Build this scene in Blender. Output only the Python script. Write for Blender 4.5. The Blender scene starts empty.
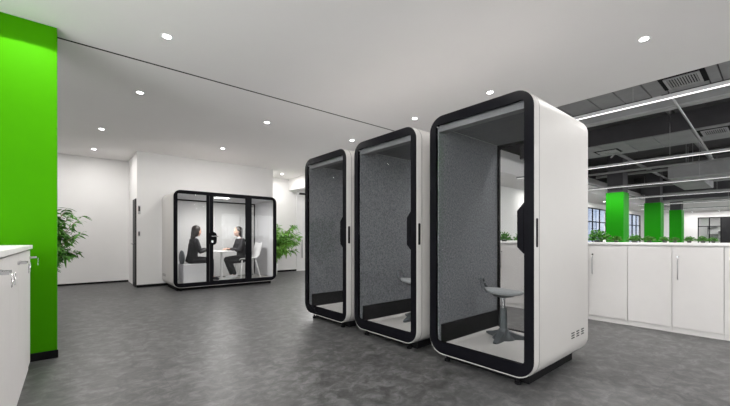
import bpy, bmesh, math, random
from mathutils import Vector, Matrix
random.seed(7)
PI = math.pi
S = bpy.context.scene
C = S.collection

# ------------------------------------------------------------------ camera
cam_d = bpy.data.cameras.new('camera'); cam = bpy.data.objects.new('camera', cam_d); C.objects.link(cam)
cam.location = (0, 0, 1.16)
cam.rotation_euler = (PI/2, 0, math.radians(49.874))
cam_d.sensor_width = 36; cam_d.lens = 36*350/730
cam_d.shift_y = 35/730
cam_d.clip_start = .02
S.camera = cam
# ------------------------------------------------------------------ world, exposure
S.view_settings.view_transform = 'Standard'; S.view_settings.look = 'None'
S.view_settings.gamma = 1; S.view_settings.use_curve_mapping = False
S.view_settings.exposure = 0.08
W = bpy.data.worlds.new('world'); S.world = W; W.use_nodes = True
bg = W.node_tree.nodes['Background']; bg.inputs[0].default_value = (1, .985, .97, 1); bg.inputs[1].default_value = 7.0
DOWN_W = 18.0      # each recessed downlight
LED_W = 13.0       # watts per metre of linear lamp
S.cycles.use_light_tree = True if hasattr(S, 'cycles') and hasattr(S.cycles, 'use_light_tree') else True
S.cycles.max_bounces = 10; S.cycles.diffuse_bounces = 6; S.cycles.glossy_bounces = 5; S.cycles.transparent_max_bounces = 24
S.cycles.sample_clamp_indirect = 4.0
S.cycles.use_denoising = True

# ------------------------------------------------------------------ materials
M = {}
def mat(name, col, rough=.5, metal=0, spec=.5, bump=None, noise=None, emit=None, coat=0):
    m = bpy.data.materials.new(name); m.use_nodes = True; nt = m.node_tree; b = nt.nodes['Principled BSDF']
    b.inputs['Base Color'].default_value = (*col, 1); b.inputs['Roughness'].default_value = rough
    b.inputs['Metallic'].default_value = metal; b.inputs['Specular IOR Level'].default_value = spec
    if coat: b.inputs['Coat Weight'].default_value = coat
    tc = nt.nodes.new('ShaderNodeTexCoord')
    if noise:
        sc, c2, lo, hi = noise
        n = nt.nodes.new('ShaderNodeTexNoise'); n.inputs['Scale'].default_value = sc; n.inputs['Detail'].default_value = 6
        n.inputs['Roughness'].default_value = .65
        nt.links.new(tc.outputs['Object'], n.inputs['Vector'])
        r = nt.nodes.new('ShaderNodeValToRGB'); r.color_ramp.elements[0].position = lo; r.color_ramp.elements[1].position = hi
        r.color_ramp.elements[0].color = (*col, 1); r.color_ramp.elements[1].color = (*c2, 1)
        nt.links.new(n.outputs['Fac'], r.inputs['Fac']); nt.links.new(r.outputs['Color'], b.inputs['Base Color'])
    if bump:
        sc, st, dist = bump
        n = nt.nodes.new('ShaderNodeTexNoise'); n.inputs['Scale'].default_value = sc; n.inputs['Detail'].default_value = 4
        nt.links.new(tc.outputs['Object'], n.inputs['Vector'])
        bp = nt.nodes.new('ShaderNodeBump'); bp.inputs['Strength'].default_value = st; bp.inputs['Distance'].default_value = dist
        nt.links.new(n.outputs['Fac'], bp.inputs['Height']); nt.links.new(bp.outputs['Normal'], b.inputs['Normal'])
    if emit:
        b.inputs['Emission Color'].default_value = (*emit[0], 1); b.inputs['Emission Strength'].default_value = emit[1]
    M[name] = m; return m

mat('wall_white', (.76, .75, .745), .7, bump=(60, .05, .002), noise=(1.2, (.73, .72, .715), .3, .7))
mat('ceiling_white', (.87, .845, .84), .8, noise=(.8, (.85, .825, .82), .3, .7))
mat('wall_green', (.046, .25, .0006), .6, spec=.03, bump=(90, .08, .002), noise=(2, (.042, .235, .0006), .3, .7))
mat('column_green', (.012, .27, .002), .55, spec=.12, noise=(2, (.010, .25, .002), .3, .7))
mat('shell_white', (.53, .515, .50), .5, bump=(250, .03, .0005), noise=(3, (.515, .50, .485), .3, .7))
mat('cabinet_white', (.66, .64, .63), .45, noise=(3, (.63, .61, .60), .3, .7))
mat('worktop_white', (.80, .79, .78), .35, noise=(5, (.77, .76, .75), .3, .7))
mat('black_gloss', (.004, .004, .0055), .25, spec=.04, noise=(4, (.007, .007, .009), .3, .7))
mat('black_matt', (.006, .006, .007), .7, spec=.08, noise=(8, (.011, .011, .012), .3, .7))
mat('gap_dark', (.05, .05, .05), .8, noise=(8, (.06, .06, .06), .3, .7))
mat('seam_grey', (.22, .21, .20), .6, noise=(8, (.25, .24, .23), .3, .7))
mat('felt_grey', (.105, .109, .117), .95, spec=.1, bump=(300, .3, .002), noise=(58, (.215, .222, .235), .38, .62))
mat('felt_light', (.50, .50, .515), .95, spec=.1, bump=(300, .3, .002), noise=(50, (.60, .60, .615), .38, .62))
mat('booth_ceiling', (.085, .09, .10), .85, noise=(30, (.12, .125, .135), .35, .65))
mat('booth_trim', (.14, .14, .15), .6, noise=(10, (.17, .17, .18), .35, .65))
mat('booth_ceiling_light', (.55, .55, .56), .85, noise=(30, (.6, .6, .61), .35, .65))
mat('stool_grey', (.065, .075, .082), .5, noise=(20, (.085, .095, .102), .35, .65))
mat('stool_seat', (.27, .285, .29), .75, bump=(200, .3, .002), noise=(60, (.34, .355, .36), .35, .65))
mat('chrome', (.55, .55, .56), .25, 1, noise=(9, (.6, .6, .61), .3, .7))
mat('metal_grey', (.40, .40, .41), .35, .8, noise=(9, (.45, .45, .46), .3, .7))
mat('duct_dark', (.045, .043, .048), .7, noise=(1.5, (.062, .060, .066), .35, .65))
mat('duct_mid', (.24, .24, .245), .6, noise=(1.5, (.31, .31, .315), .35, .65))
mat('duct_light', (.34, .34, .345), .6, noise=(1.5, (.40, .40, .405), .35, .65))
mat('slab_dark', (.05, .048, .05), .9, noise=(1.0, (.08, .076, .078), .35, .65))
mat('plastic_white', (.78, .78, .78), .4, noise=(5, (.74, .74, .74), .3, .7))
mat('leaf', (.035, .13, .018), .5, spec=.25, noise=(3.0, (.10, .29, .04), .35, .65))
mat('leaf_bright', (.09, .30, .03), .5, noise=(3.0, (.26, .55, .08), .35, .65))
mat('stem', (.16, .11, .06), .8, noise=(9, (.22, .17, .09), .3, .7))
mat('soil', (.03, .02, .015), .95, noise=(60, (.06, .045, .03), .3, .7))
mat('skin', (.56, .34, .25), .5, noise=(6, (.60, .37, .28), .3, .7))
mat('hair', (.012, .009, .008), .45, bump=(120, .5, .003), noise=(40, (.025, .018, .015), .3, .7))
mat('cloth_black', (.012, .012, .015), .85, bump=(150, .3, .002), noise=(14, (.022, .022, .026), .3, .7))
mat('cloth_white', (.72, .72, .74), .8, noise=(14, (.66, .66, .68), .3, .7))
mat('eye_dark', (.02, .015, .012), .3, noise=(9, (.03, .02, .018), .3, .7))
mat('lips', (.45, .14, .12), .5, noise=(9, (.5, .16, .14), .3, .7))
mat('door_dark', (.018, .018, .020), .5, spec=.2, noise=(3, (.025, .025, .027), .3, .7))
mat('pot_dark', (.06, .065, .06), .6, noise=(8, (.09, .095, .09), .3, .7))
mat('facade_blue', (.018, .032, .065), .5, spec=.1, noise=(.6, (.05, .07, .11), .4, .6))
mat('paper', (.80, .72, .60), .7, noise=(8, (.76, .68, .56), .3, .7))
mat('lamp_glow', (1, 1, 1), .5, emit=((1, .98, .95), 30))
mat('led_glow', (1, 1, 1), .5, emit=((1, .98, .96), 1.15))
mat('booth_lamp', (1, 1, 1), .5, emit=((1, .98, .96), 5))

def floor_mat(name, c1, c2, c3, rough, tile):
    m = bpy.data.materials.new(name); m.use_nodes = True; nt = m.node_tree; b = nt.nodes['Principled BSDF']
    tc = nt.nodes.new('ShaderNodeTexCoord')
    mp = nt.nodes.new('ShaderNodeMapping'); mp.inputs['Scale'].default_value = (1, .8, 1); nt.links.new(tc.outputs['Object'], mp.inputs[0])
    n = nt.nodes.new('ShaderNodeTexNoise'); n.inputs['Scale'].default_value = 10; n.inputs['Detail'].default_value = 9; n.inputs['Roughness'].default_value = .72
    n.inputs['Distortion'].default_value = .6
    nt.links.new(mp.outputs[0], n.inputs['Vector'])
    n2 = nt.nodes.new('ShaderNodeTexNoise'); n2.inputs['Scale'].default_value = 1.1; n2.inputs['Detail'].default_value = 3
    nt.links.new(tc.outputs['Object'], n2.inputs['Vector'])
    mx = nt.nodes.new('ShaderNodeMath'); mx.operation = 'MULTIPLY_ADD'; mx.inputs[1].default_value = .14
    nt.links.new(n2.outputs['Fac'], mx.inputs[0]); 
    m2 = nt.nodes.new('ShaderNodeMath'); m2.operation = 'MULTIPLY'; m2.inputs[1].default_value = .86
    nt.links.new(n.outputs['Fac'], m2.inputs[0]); nt.links.new(m2.outputs[0], mx.inputs[2])
    r = nt.nodes.new('ShaderNodeValToRGB'); e = r.color_ramp.elements
    e[0].position = .39; e[0].color = (*c1, 1); e[1].position = .62; e[1].color = (*c3, 1); k = e.new(.5); k.color = (*c2, 1)
    nt.links.new(mx.outputs[0], r.inputs['Fac'])
    if tile:
        br = nt.nodes.new('ShaderNodeTexBrick'); br.offset = .5; br.inputs['Scale'].default_value = 1
        mp2 = nt.nodes.new('ShaderNodeMapping'); mp2.inputs['Rotation'].default_value = (0, 0, PI/2); mp2.inputs['Location'].default_value = (0, .0, 0)
        nt.links.new(tc.outputs['Object'], mp2.inputs[0]); nt.links.new(mp2.outputs[0], br.inputs['Vector'])
        br.inputs['Brick Width'].default_value = tile[0]; br.inputs['Row Height'].default_value = tile[1]
        br.inputs['Mortar Size'].default_value = .003; br.inputs['Mortar Smooth'].default_value = .3
        br.inputs['Color1'].default_value = (1, 1, 1, 1); br.inputs['Color2'].default_value = (.93, .93, .93, 1); br.inputs['Mortar'].default_value = (.72, .72, .72, 1)
        mm = nt.nodes.new('ShaderNodeMixRGB'); mm.blend_type = 'MULTIPLY'; mm.inputs['Fac'].default_value = 1
        nt.links.new(r.outputs['Color'], mm.inputs['Color1']); nt.links.new(br.outputs['Color'], mm.inputs['Color2'])
        nt.links.new(mm.outputs[0], b.inputs['Base Color'])
    else:
        nt.links.new(r.outputs['Color'], b.inputs['Base Color'])
    b.inputs['Roughness'].default_value = rough
    bp = nt.nodes.new('ShaderNodeBump'); bp.inputs['Strength'].default_value = .12; bp.inputs['Distance'].default_value = .004
    nt.links.new(n.outputs['Fac'], bp.inputs['Height']); nt.links.new(bp.outputs['Normal'], b.inputs['Normal'])
    M[name] = m
floor_mat('floor_vinyl', (.041, .041, .041), (.071, .071, .071), (.134, .134, .135), .40, (1.2, .6))
floor_mat('booth_floor', (.15, .15, .156), (.25, .25, .26), (.37, .37, .38), .5, (.9, .15))

def glass_mat(name, tint, refl):
    m = bpy.data.materials.new(name); m.use_nodes = True; nt = m.node_tree
    for n in list(nt.nodes): nt.nodes.remove(n)
    o = nt.nodes.new('ShaderNodeOutputMaterial'); mx = nt.nodes.new('ShaderNodeMixShader')
    t = nt.nodes.new('ShaderNodeBsdfTransparent'); t.inputs[0].default_value = (*tint, 1)
    g = nt.nodes.new('ShaderNodeBsdfGlossy'); g.inputs['Roughness'].default_value = .01; g.inputs[0].default_value = (1, 1, 1, 1)
    fr = nt.nodes.new('ShaderNodeFresnel'); fr.inputs['IOR'].default_value = refl
    ge = nt.nodes.new('ShaderNodeNewGeometry'); iv = nt.nodes.new('ShaderNodeMath'); iv.operation = 'SUBTRACT'; iv.inputs[0].default_value = 1
    nt.links.new(ge.outputs['Backfacing'], iv.inputs[1])
    ml = nt.nodes.new('ShaderNodeMath'); ml.operation = 'MULTIPLY'; nt.links.new(fr.outputs[0], ml.inputs[0]); nt.links.new(iv.outputs[0], ml.inputs[1])
    nt.links.new(ml.outputs[0], mx.inputs[0]); nt.links.new(t.outputs[0], mx.inputs[1]); nt.links.new(g.outputs[0], mx.inputs[2])
    nt.links.new(mx.outputs[0], o.inputs[0]); M[name] = m
glass_mat('glass', (.955, .958, .958), 1.3)
glass_mat('window_glass', (.93, .945, .95), 1.45)

# ------------------------------------------------------------------ helpers
def link(name, me, m, parent=None):
    o = bpy.data.objects.new(name, me); C.objects.link(o)
    if m is not None: me.materials.append(M[m])
    if parent is not None: o.parent = parent
    return o
def obj(name, bm, m, parent=None, smooth=False, loc=None):
    bmesh.ops.recalc_face_normals(bm, faces=bm.faces[:])
    me = bpy.data.meshes.new(name); bm.to_mesh(me); bm.free()
    if smooth:
        for p in me.polygons: p.use_smooth = True
        if smooth is not True and hasattr(me, 'set_sharp_from_angle'): me.set_sharp_from_angle(angle=smooth)
    o = link(name, me, m, parent)
    if loc: o.location = loc
    return o
def tag(o, label, cat, group=None, kind=None):
    o['label'] = label; o['category'] = cat
    if group: o['group'] = group
    if kind: o['kind'] = kind
    return o
def thing(name, label, cat, loc=(0, 0, 0), rz=0, group=None):
    o = bpy.data.objects.new(name, None); C.objects.link(o); o.location = loc; o.rotation_euler = (0, 0, rz)
    o.empty_display_size = .1
    return tag(o, label, cat, group)
def dup(o, label=None, loc=None, rz=None, parent=None):
    c = o.copy(); C.objects.link(c)
    if parent is not None: c.parent = parent
    if loc is not None: c.location = loc
    if rz is not None: c.rotation_euler = (0, 0, rz)
    if label: c['label'] = label
    for ch in list(o.children): dup(ch, parent=c)
    return c
def NB(): return bmesh.new()
def box(bm, x0, x1, y0, y1, z0, z1, bev=0, seg=2):
    r = bmesh.ops.create_cube(bm, size=1)
    vs = r['verts']
    for v in vs:
        v.co = Vector(((x0+x1)/2+v.co.x*(x1-x0), (y0+y1)/2+v.co.y*(y1-y0), (z0+z1)/2+v.co.z*(z1-z0)))
    if bev:
        es = list({e for v in vs for e in v.link_edges})
        bmesh.ops.bevel(bm, geom=es, offset=bev, segments=seg, profile=.5, affect='EDGES')
    return bm
def boxes(*a, bev=0):
    bm = NB()
    for q in a: box(bm, *q, bev=bev)
    return bm
def loft(bm, rings, close=True, cap0=False, cap1=False):
    R = [[bm.verts.new(p) for p in r] for r in rings]
    n = len(R[0])
    for a, b in zip(R, R[1:]):
        for i in range(n if close else n-1):
            j = (i+1) % n
            bm.faces.new((a[i], a[j], b[j], b[i]))
    if cap0: bm.faces.new(R[0])
    if cap1: bm.faces.new(R[-1][::-1])
    return R
def tube(bm, pts, r, n=10, caps=True):
    pts = [Vector(p) for p in pts]
    rs = r if isinstance(r, (list, tuple)) else [r]*len(pts)
    rings = []; up = None
    for i, p in enumerate(pts):
        a = pts[max(i-1, 0)]; b = pts[min(i+1, len(pts)-1)]
        t = (b-a).normalized()
        if up is None: up = t.orthogonal().normalized()
        up = (up - t*up.dot(t))
        up = up.normalized() if up.length > 1e-4 else t.orthogonal().normalized()
        s = t.cross(up)
        rings.append([p+(up*math.cos(2*PI*k/n)+s*math.sin(2*PI*k/n))*rs[i] for k in range(n)])
    loft(bm, rings, True, caps, caps)
    return bm
def lathe(bm, prof, n=32, c=(0, 0, 0), caps=True):
    rings = [[Vector((c[0]+r*math.cos(2*PI*k/n), c[1]+r*math.sin(2*PI*k/n), c[2]+z)) for k in range(n)] for r, z in prof]
    loft(bm, rings, True, caps, caps); return bm
def ell(bm, c, r, u=16, v=10):
    m = Matrix.Translation(c) @ Matrix.Diagonal((r[0], r[1], r[2], 1))
    bmesh.ops.create_uvsphere(bm, u_segments=u, v_segments=v, radius=1, matrix=m); return bm
def rrect(x0, x1, z0, z1, r, y, n=8):
    r = max(r, .0005); out = []
    for cx, cz, a0 in ((x1-r, z1-r, 0), (x0+r, z1-r, PI/2), (x0+r, z0+r, PI), (x1-r, z0+r, 1.5*PI)):
        for k in range(n+1):
            a = a0+PI/2*k/n; out.append(Vector((cx+r*math.cos(a), y, cz+r*math.sin(a))))
    return out
def hole_plate(bm, outer, inner, y0, y1):
    """frame plate between two loops of the same point count, from y0 to y1"""
    def at(l, y): return [Vector((p.x, y, p.z)) for p in l]
    loft(bm, [at(outer, y0), at(outer, y1), at(inner, y1), at(inner, y0), at(outer, y0)])
    bmesh.ops.remove_doubles(bm, verts=bm.verts[:], dist=1e-5)
    return bm
def struct(name, bm, m, label=None, parent=None, **k):
    o = obj(name, bm, m, parent, **k)
    if parent is None:
        o['kind'] = 'structure'; o['label'] = label or name.replace('_', ' ')
        o['category'] = name.split('_')[0]
    return o

# ------------------------------------------------------------------ room shell
CZ = 3.2
SLAB = 4.2
struct('floor', boxes((-12.2, 5.2, -2.8, 32.2, -.12, 0)), 'floor_vinyl', 'mottled dark grey office floor with faint tile joints')
struct('ceiling_left', boxes((-11.25, -4.756, -2.6, 5.75, CZ, CZ+.06)), 'ceiling_white', 'white plaster ceiling left of the dark shadow groove')
struct('ceiling_right', boxes((-4.726, 5.0, -2.6, 5.75, CZ, CZ+.06)), 'ceiling_white', 'white plaster ceiling right of the dark shadow groove')
struct('trim_1', boxes((-4.756, -4.726, -2.6, 5.75, CZ-.0005, CZ+.06)), 'black_matt', 'dark shadow groove line in the white ceiling')
struct('trim_2', boxes((-11.25, 5.0, 5.75, 5.80, CZ-.0, SLAB)), 'ceiling_white', 'edge upstand where the white ceiling stops')
struct('ceiling_slab', boxes((-12.2, 5.2, -2.8, 32.2, SLAB, SLAB+.15)), 'slab_dark', 'dark concrete slab above the exposed services')
struct('wall_left', boxes((-11.35, -11.2, -2.8, 5.2, 0, SLAB)), 'wall_white', 'white wall at the far left behind the leafy plant')
struct('baseboard_left', boxes((-11.2, -11.19, -2.6, 1.19, 0, .045)), 'black_matt', 'thin black baseboard on the far left wall')
struct('wall_projection', boxes((-11.2, -9.70, 1.20, 4.60, 0, CZ)), 'wall_white', 'white wall block standing forward behind the meeting booth')
struct('baseboard_projection', boxes((-9.70, -9.685, 1.19, 4.61, 0, .06)), 'black_matt', 'thin black baseboard on the white wall block')
struct('wall_recess', boxes((-11.2, -11.0, 4.60, 6.10, 0, SLAB)), 'wall_white', 'white wall set back right of the meeting booth')
struct('baseboard_recess', boxes((-11.0, -10.985, 4.60, 6.10, 0, .06)), 'black_matt', 'thin black baseboard on the set back wall')
struct('trim_3', boxes((-11.2, -5.0, 5.80, 6.0, 2.80, SLAB)), 'wall_white', 'ceiling beam crossing above the set back wall')
struct('wall_end', boxes((-12.2, -11.0, 6.62, 6.8, 0, SLAB), (-12.2, -11.2, 5.2, 6.62, 0, SLAB)), 'wall_white', 'white wall end beside the glass door')

# unseen rear and right walls; their daylight windows are added to light the room
def window_wall(name, axis, pos, thick, a0, a1, wins, sill, head, top, label, mname='wall_white'):
    bm = NB()
    def bx(u0, u1, z0, z1):
        if axis == 'y': box(bm, u0, u1, pos, pos+thick, z0, z1)
        else: box(bm, pos, pos+thick, u0, u1, z0, z1)
    bx(a0, a1, 0, sill); bx(a0, a1, head, top)
    u = a0
    for w0, w1 in wins: bx(u, w0, sill, head); u = w1
    bx(u, a1, sill, head)
    return struct(name, bm, mname, label)
nwin = [0]
def window(axis, pos, u0, u1, z0, z1, nm, label, trans=(), frame='black_matt', t=.05, pane=True):
    nwin[0] += 1
    bm = NB()
    def bx(a, b, c, d):
        if axis == 'y': box(bm, a, b, pos-t/2, pos+t/2, c, d)
        else: box(bm, pos-t/2, pos+t/2, a, b, c, d)
    f = .05
    bx(u0, u1, z0, z0+f); bx(u0, u1, z1-f, z1); bx(u0, u0+f, z0+f, z1-f); bx(u1-f, u1, z0+f, z1-f)
    for i in range(1, nm):
        u = u0+(u1-u0)*i/nm; bx(u-f/2, u+f/2, z0+f, z1-f)
    for z in trans: bx(u0+f, u1-f, z-f/2, z+f/2)
    w = struct('window_%d' % nwin[0], bm, frame, label)
    if pane:
        g = NB(); q = .003
        if axis == 'y': box(g, u0+.02, u1-.02, pos-q, pos+q, z0+.02, z1-.02)
        else: box(g, pos-q, pos+q, u0+.02, u1-.02, z0+.02, z1-.02)
        obj('pane', g, 'window_glass', w)
    return w
rw = [(-3.4, -1.4), (-1.0, 1.8), (2.2, 4.8)]  # added window openings that let daylight in from behind the camera
window_wall('wall_rear', 'y', -2.75, .15, -11.35, 5.2, rw, .1, 3.12, SLAB, 'white wall with added windows behind the camera')
for a, b in rw: window('y', -2.68, a, b, .1, 3.12, 3, 'added black framed daylight window, unseen behind the camera')
rr = [(7.0, 10.5), (12, 16), (18, 22), (24, 28)]  # openings added in the unseen right wall for ambient daylight
window_wall('wall_right', 'x', 5.0, .15, -2.8, 32.2, rr, .4, 2.7, SLAB, 'white wall with added windows to the right of the view')
for a, b in rr: window('x', 5.07, a, b, .4, 2.7, 3, 'added black framed daylight window in the unseen right hand wall')

# green wall on the left
struct('wall_green', boxes((-4.72, -4.53, -.64, -.097, 0, CZ)), 'wall_green', 'bright green wall panel at the left edge, floor to ceiling')
struct('baseboard_green', boxes((-4.53, -4.518, -.64, -.087, 0, .075)), 'black_matt', 'black baseboard along the foot of the green wall')

# far office shell
lw = [(19.6, 22.9), (27.2, 30.2)]
window_wall('wall_office_left', 'x', -6.35, .15, 6.0, 31.0, lw, .5, 2.72, SLAB, 'pale far left wall of the open office with windows', 'wall_white')
window('x', -6.27, 19.6, 22.9, .5, 2.72, 3, 'tall black framed window left of the nearest green column', (2.0,))
window('x', -6.27, 27.2, 30.2, .5, 2.72, 3, 'black framed window seen between the green columns', (2.0,))
struct('trim_4', boxes((-6.2, -4.85, 6.0, 31.0, 2.95, 3.0), (-4.89, -4.85, 6.0, 31, 3.0, 3.35)), 'ceiling_white', 'lower white ceiling strip along the far left office wall')
struct('wall_far', boxes((-6.35, -3.44, 31, 31.15, 0, SLAB), (-3.44, 5.2, 31, 31.15, 2.48, SLAB), (-1.1, 5.2, 31, 31.15, 0, 2.48)), 'wall_white', 'white wall at the far end of the office')
struct('trim_5', boxes((-4.85, 5.0, 29.2, 31, 2.82, SLAB)), 'ceiling_white', 'white bulkhead along the far wall')
window('y', 31.05, -3.44, -2.36, .05, 2.48, 2, 'black framed glazed partition in the far white wall', (1.9,))
d = struct('door_1', boxes((-2.36, -1.95, 31.0, 31.08, 0, 2.48)), 'door_dark', 'dark door leaf in the far white wall')
window('y', 31.05, -1.95, -1.1, .05, 2.48, 2, 'glazed panel right of the dark door in the far wall', (1.7,))

struct('wall_far_room', boxes((-6.35, 5.2, 34.4, 34.5, 0, SLAB), (-6.35, -6.2, 31.15, 34.4, 0, SLAB), (5.05, 5.2, 31.15, 34.4, 0, SLAB)), 'wall_white', 'white wall of the room behind the far glazed partition')
struct('ceiling_far_room', boxes((-6.35, 5.2, 31.15, 34.5, 2.9, 3.0)), 'ceiling_white', 'white ceiling of the room behind the far glazed partition')
struct('floor_far_room', boxes((-6.35, 5.2, 32.2, 34.5, -.12, 0)), 'floor_vinyl', 'floor of the room behind the far glazed partition')
for k_, (x_, z_) in enumerate(((-3.3, 1.9), (-2.75, 1.6))):
    o = obj('wall_shelf', boxes((x_, x_+.5, 34.1, 34.4, z_-.5, z_-.46), (x_, x_+.5, 34.1, 34.4, z_, z_+.04), (x_, x_+.04, 34.1, 34.4, z_-.46, z_)), 'duct_mid'); tag(o, ['dark wall shelf seen through the left pane of the far partition', 'dark wall shelf seen through the right pane of the far partition'][k_], 'shelf')
o = obj('neighbouring_building', boxes((-16, -14.2, 26, 75, -6, 16), *[(-14.2, -14.15, 26, 75, z_, z_+.5) for z_ in range(-4, 15, 3)], *[(-14.2, -14.13, y_, y_+.35, -6, 16) for y_ in range(28, 74, 4)]), 'facade_blue'); tag(o, 'bluish building outside the far left office windows', 'building')
# door in the side of the wall block
dz = struct('door_2', boxes((-10.20, -9.82, 1.175, 1.20, 0, 2.06)), 'door_dark', 'narrow dark door in the side of the white wall block')
obj('door_frame', boxes((-10.23, -10.20, 1.175, 1.20, 0, 2.09), (-9.82, -9.79, 1.175, 1.20, 0, 2.09), (-10.20, -9.82, 1.175, 1.20, 2.06, 2.09)), 'door_dark', dz)
obj('door_handle', tube(NB(), [(-9.88, 1.17, 1.02), (-9.88, 1.13, 1.02), (-10.0, 1.12, 1.02)], .01), 'chrome', dz, smooth=True)
o = obj('access_panel', boxes((-9.70, -9.675, 1.215, 1.265, 1.72, 1.92), bev=.004), 'metal_grey'); tag(o, 'small grey access panel on the wall edge beside the dark door, upper of two', 'access panel')
obj('screen', boxes((-9.675, -9.672, 1.222, 1.258, 1.79, 1.90)), 'gap_dark', o)
o = obj('light_switch', boxes((-9.70, -9.68, 1.215, 1.26, 1.20, 1.32), bev=.003), 'metal_grey'); tag(o, 'small grey wall switch below the access panel beside the dark door', 'switch')
obj('rocker', boxes((-9.68, -9.676, 1.225, 1.25, 1.22, 1.30)), 'gap_dark', o)

# glass door at the right end of the back wall
dg = struct('door_3', boxes((-11.0, -10.97, 6.10, 6.13, 0, 2.8), (-11.0, -10.97, 6.59, 6.62, 0, 2.8), (-11.0, -10.97, 6.13, 6.59, 2.74, 2.8), (-11.0, -10.97, 6.13, 6.59, 0, .06)), 'plastic_white', 'white framed door at the end of the back wall')
obj('leaf', boxes((-10.995, -10.975, 6.13, 6.59, .06, 2.74)), 'plastic_white', dg)
obj('door_handle', tube(NB(), [(-10.93, 6.30, .45), (-10.93, 6.30, 1.1)], .018), 'metal_grey', dg, smooth=True)
obj('hinge', boxes((-10.985, -10.90, 6.20, 6.42, 2.70, 2.76), bev=.005), 'black_matt', dg)

# ------------------------------------------------------------------ downlights
def lamp_data(name, kind, power, **k):
    L = bpy.data.lights.new(name, kind); L.energy = power
    for a, b in k.items(): setattr(L, a, b)
    return L
DL = lamp_data('downlight_lamp', 'AREA', DOWN_W, shape='DISK', size=.07, color=(1, .975, .95))
def downlight():
    t = thing('downlight', '', 'ceiling light', (0, 0, CZ), 0, 'recessed downlights in the white ceiling')
    b = NB(); lathe(b, [(.037, -.002), (.055, -.005), (.055, 0.0), (.037, 0.0), (.037, -.002)], 28, caps=False)
    obj('rim', b, 'plastic_white', t, smooth=.6)
    b = NB(); lathe(b, [(.0365, -.0005), (.0365, -.004)], 28); obj('lens', b, 'lamp_glow', t)
    L = bpy.data.objects.new('bulb', DL); C.objects.link(L); L.parent = t; L.location = (0, 0, -.012)
    return t
proto = downlight(); used = False
dl = [(-4.0, .75, 'downlight above the green wall, nearest in the left ceiling field'),
      (-5.79, .75, 'downlight second in the row leading from the green wall to the back wall'),
      (-8.19, .45, 'downlight third in the row from the green wall to the back wall'),
      (-10.15, .42, 'downlight nearest the far left wall, above the leafy plant'),
      (-5.84, 2.66, 'downlight in the middle of the ceiling, left of the phone booths'),
      (-8.19, 2.66, 'downlight directly over the front of the meeting booth'),
      (-5.77, 4.51, 'small downlight above the gap between the far and middle phone booths'),
      (-4.02, 4.5, 'downlight just above the top of the middle phone booth'),
      (-2.62, 4.5, 'downlight left above the nearest phone booth'),
      (-.9, 4.5, 'downlight right of the nearest phone booth, close to the ceiling edge'),
      (-10.24, 5.17, 'tiny downlight in front of the ceiling beam, right of the meeting booth')]
hidden = [(-2.2, .75), (-.4, .75), (1.6, .75), (.9, 4.5), (3.4, 2.66), (-2.0, -1.4), (.6, -1.4), (3.2, -1.4), (-7, -1.4), (-9.6, -1.4)]  # unseen downlights added to fill the room with light
for x, y, lab in dl:
    if not used: proto.location = (x, y, CZ); proto['label'] = lab; used = True
    else: dup(proto, lab, (x, y, CZ))
for x, y in hidden:
    h = dup(proto, 'added unseen fill downlight in the ceiling outside the view', (x, y, CZ))

t = thing('spot_lamp', 'recessed spot lamp washing the green wall, just above the picture', 'ceiling light', (-3.97, -.32, CZ))
b = NB(); lathe(b, [(.044, -.002), (.060, -.005), (.060, 0.0), (.044, 0.0), (.044, -.002)], 28, caps=False); obj('rim', b, 'plastic_white', t, smooth=.6)
L = bpy.data.objects.new('bulb', lamp_data('wall_washer', 'SPOT', 60, spot_size=math.radians(142), spot_blend=.06, shadow_soft_size=.02, color=(1, .98, .93))); C.objects.link(L); L.parent = t; L.location = (0, 0, -.006)
FARG = ['first', 'second', 'third', 'fourth', 'fifth', 'sixth']
for i, y in enumerate((9.5, 13, 16.5, 20, 23.5, 27.5)):
    dup(proto, 'tiny downlight in the lower white ceiling by the far left windows, %s from the front' % FARG[i], (-5.55, y, 2.95))['group'] = 'downlights in the far white ceiling strip'
for i, x in enumerate((-3.6, -2.4, -1.2)):  # downlights added to brighten the far wall
    dup(proto, 'added tiny downlight brightening the far white wall, %s from the left' % FARG[i], (x, 30.2, 2.82))['group'] = 'added downlights at the far wall'

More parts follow.
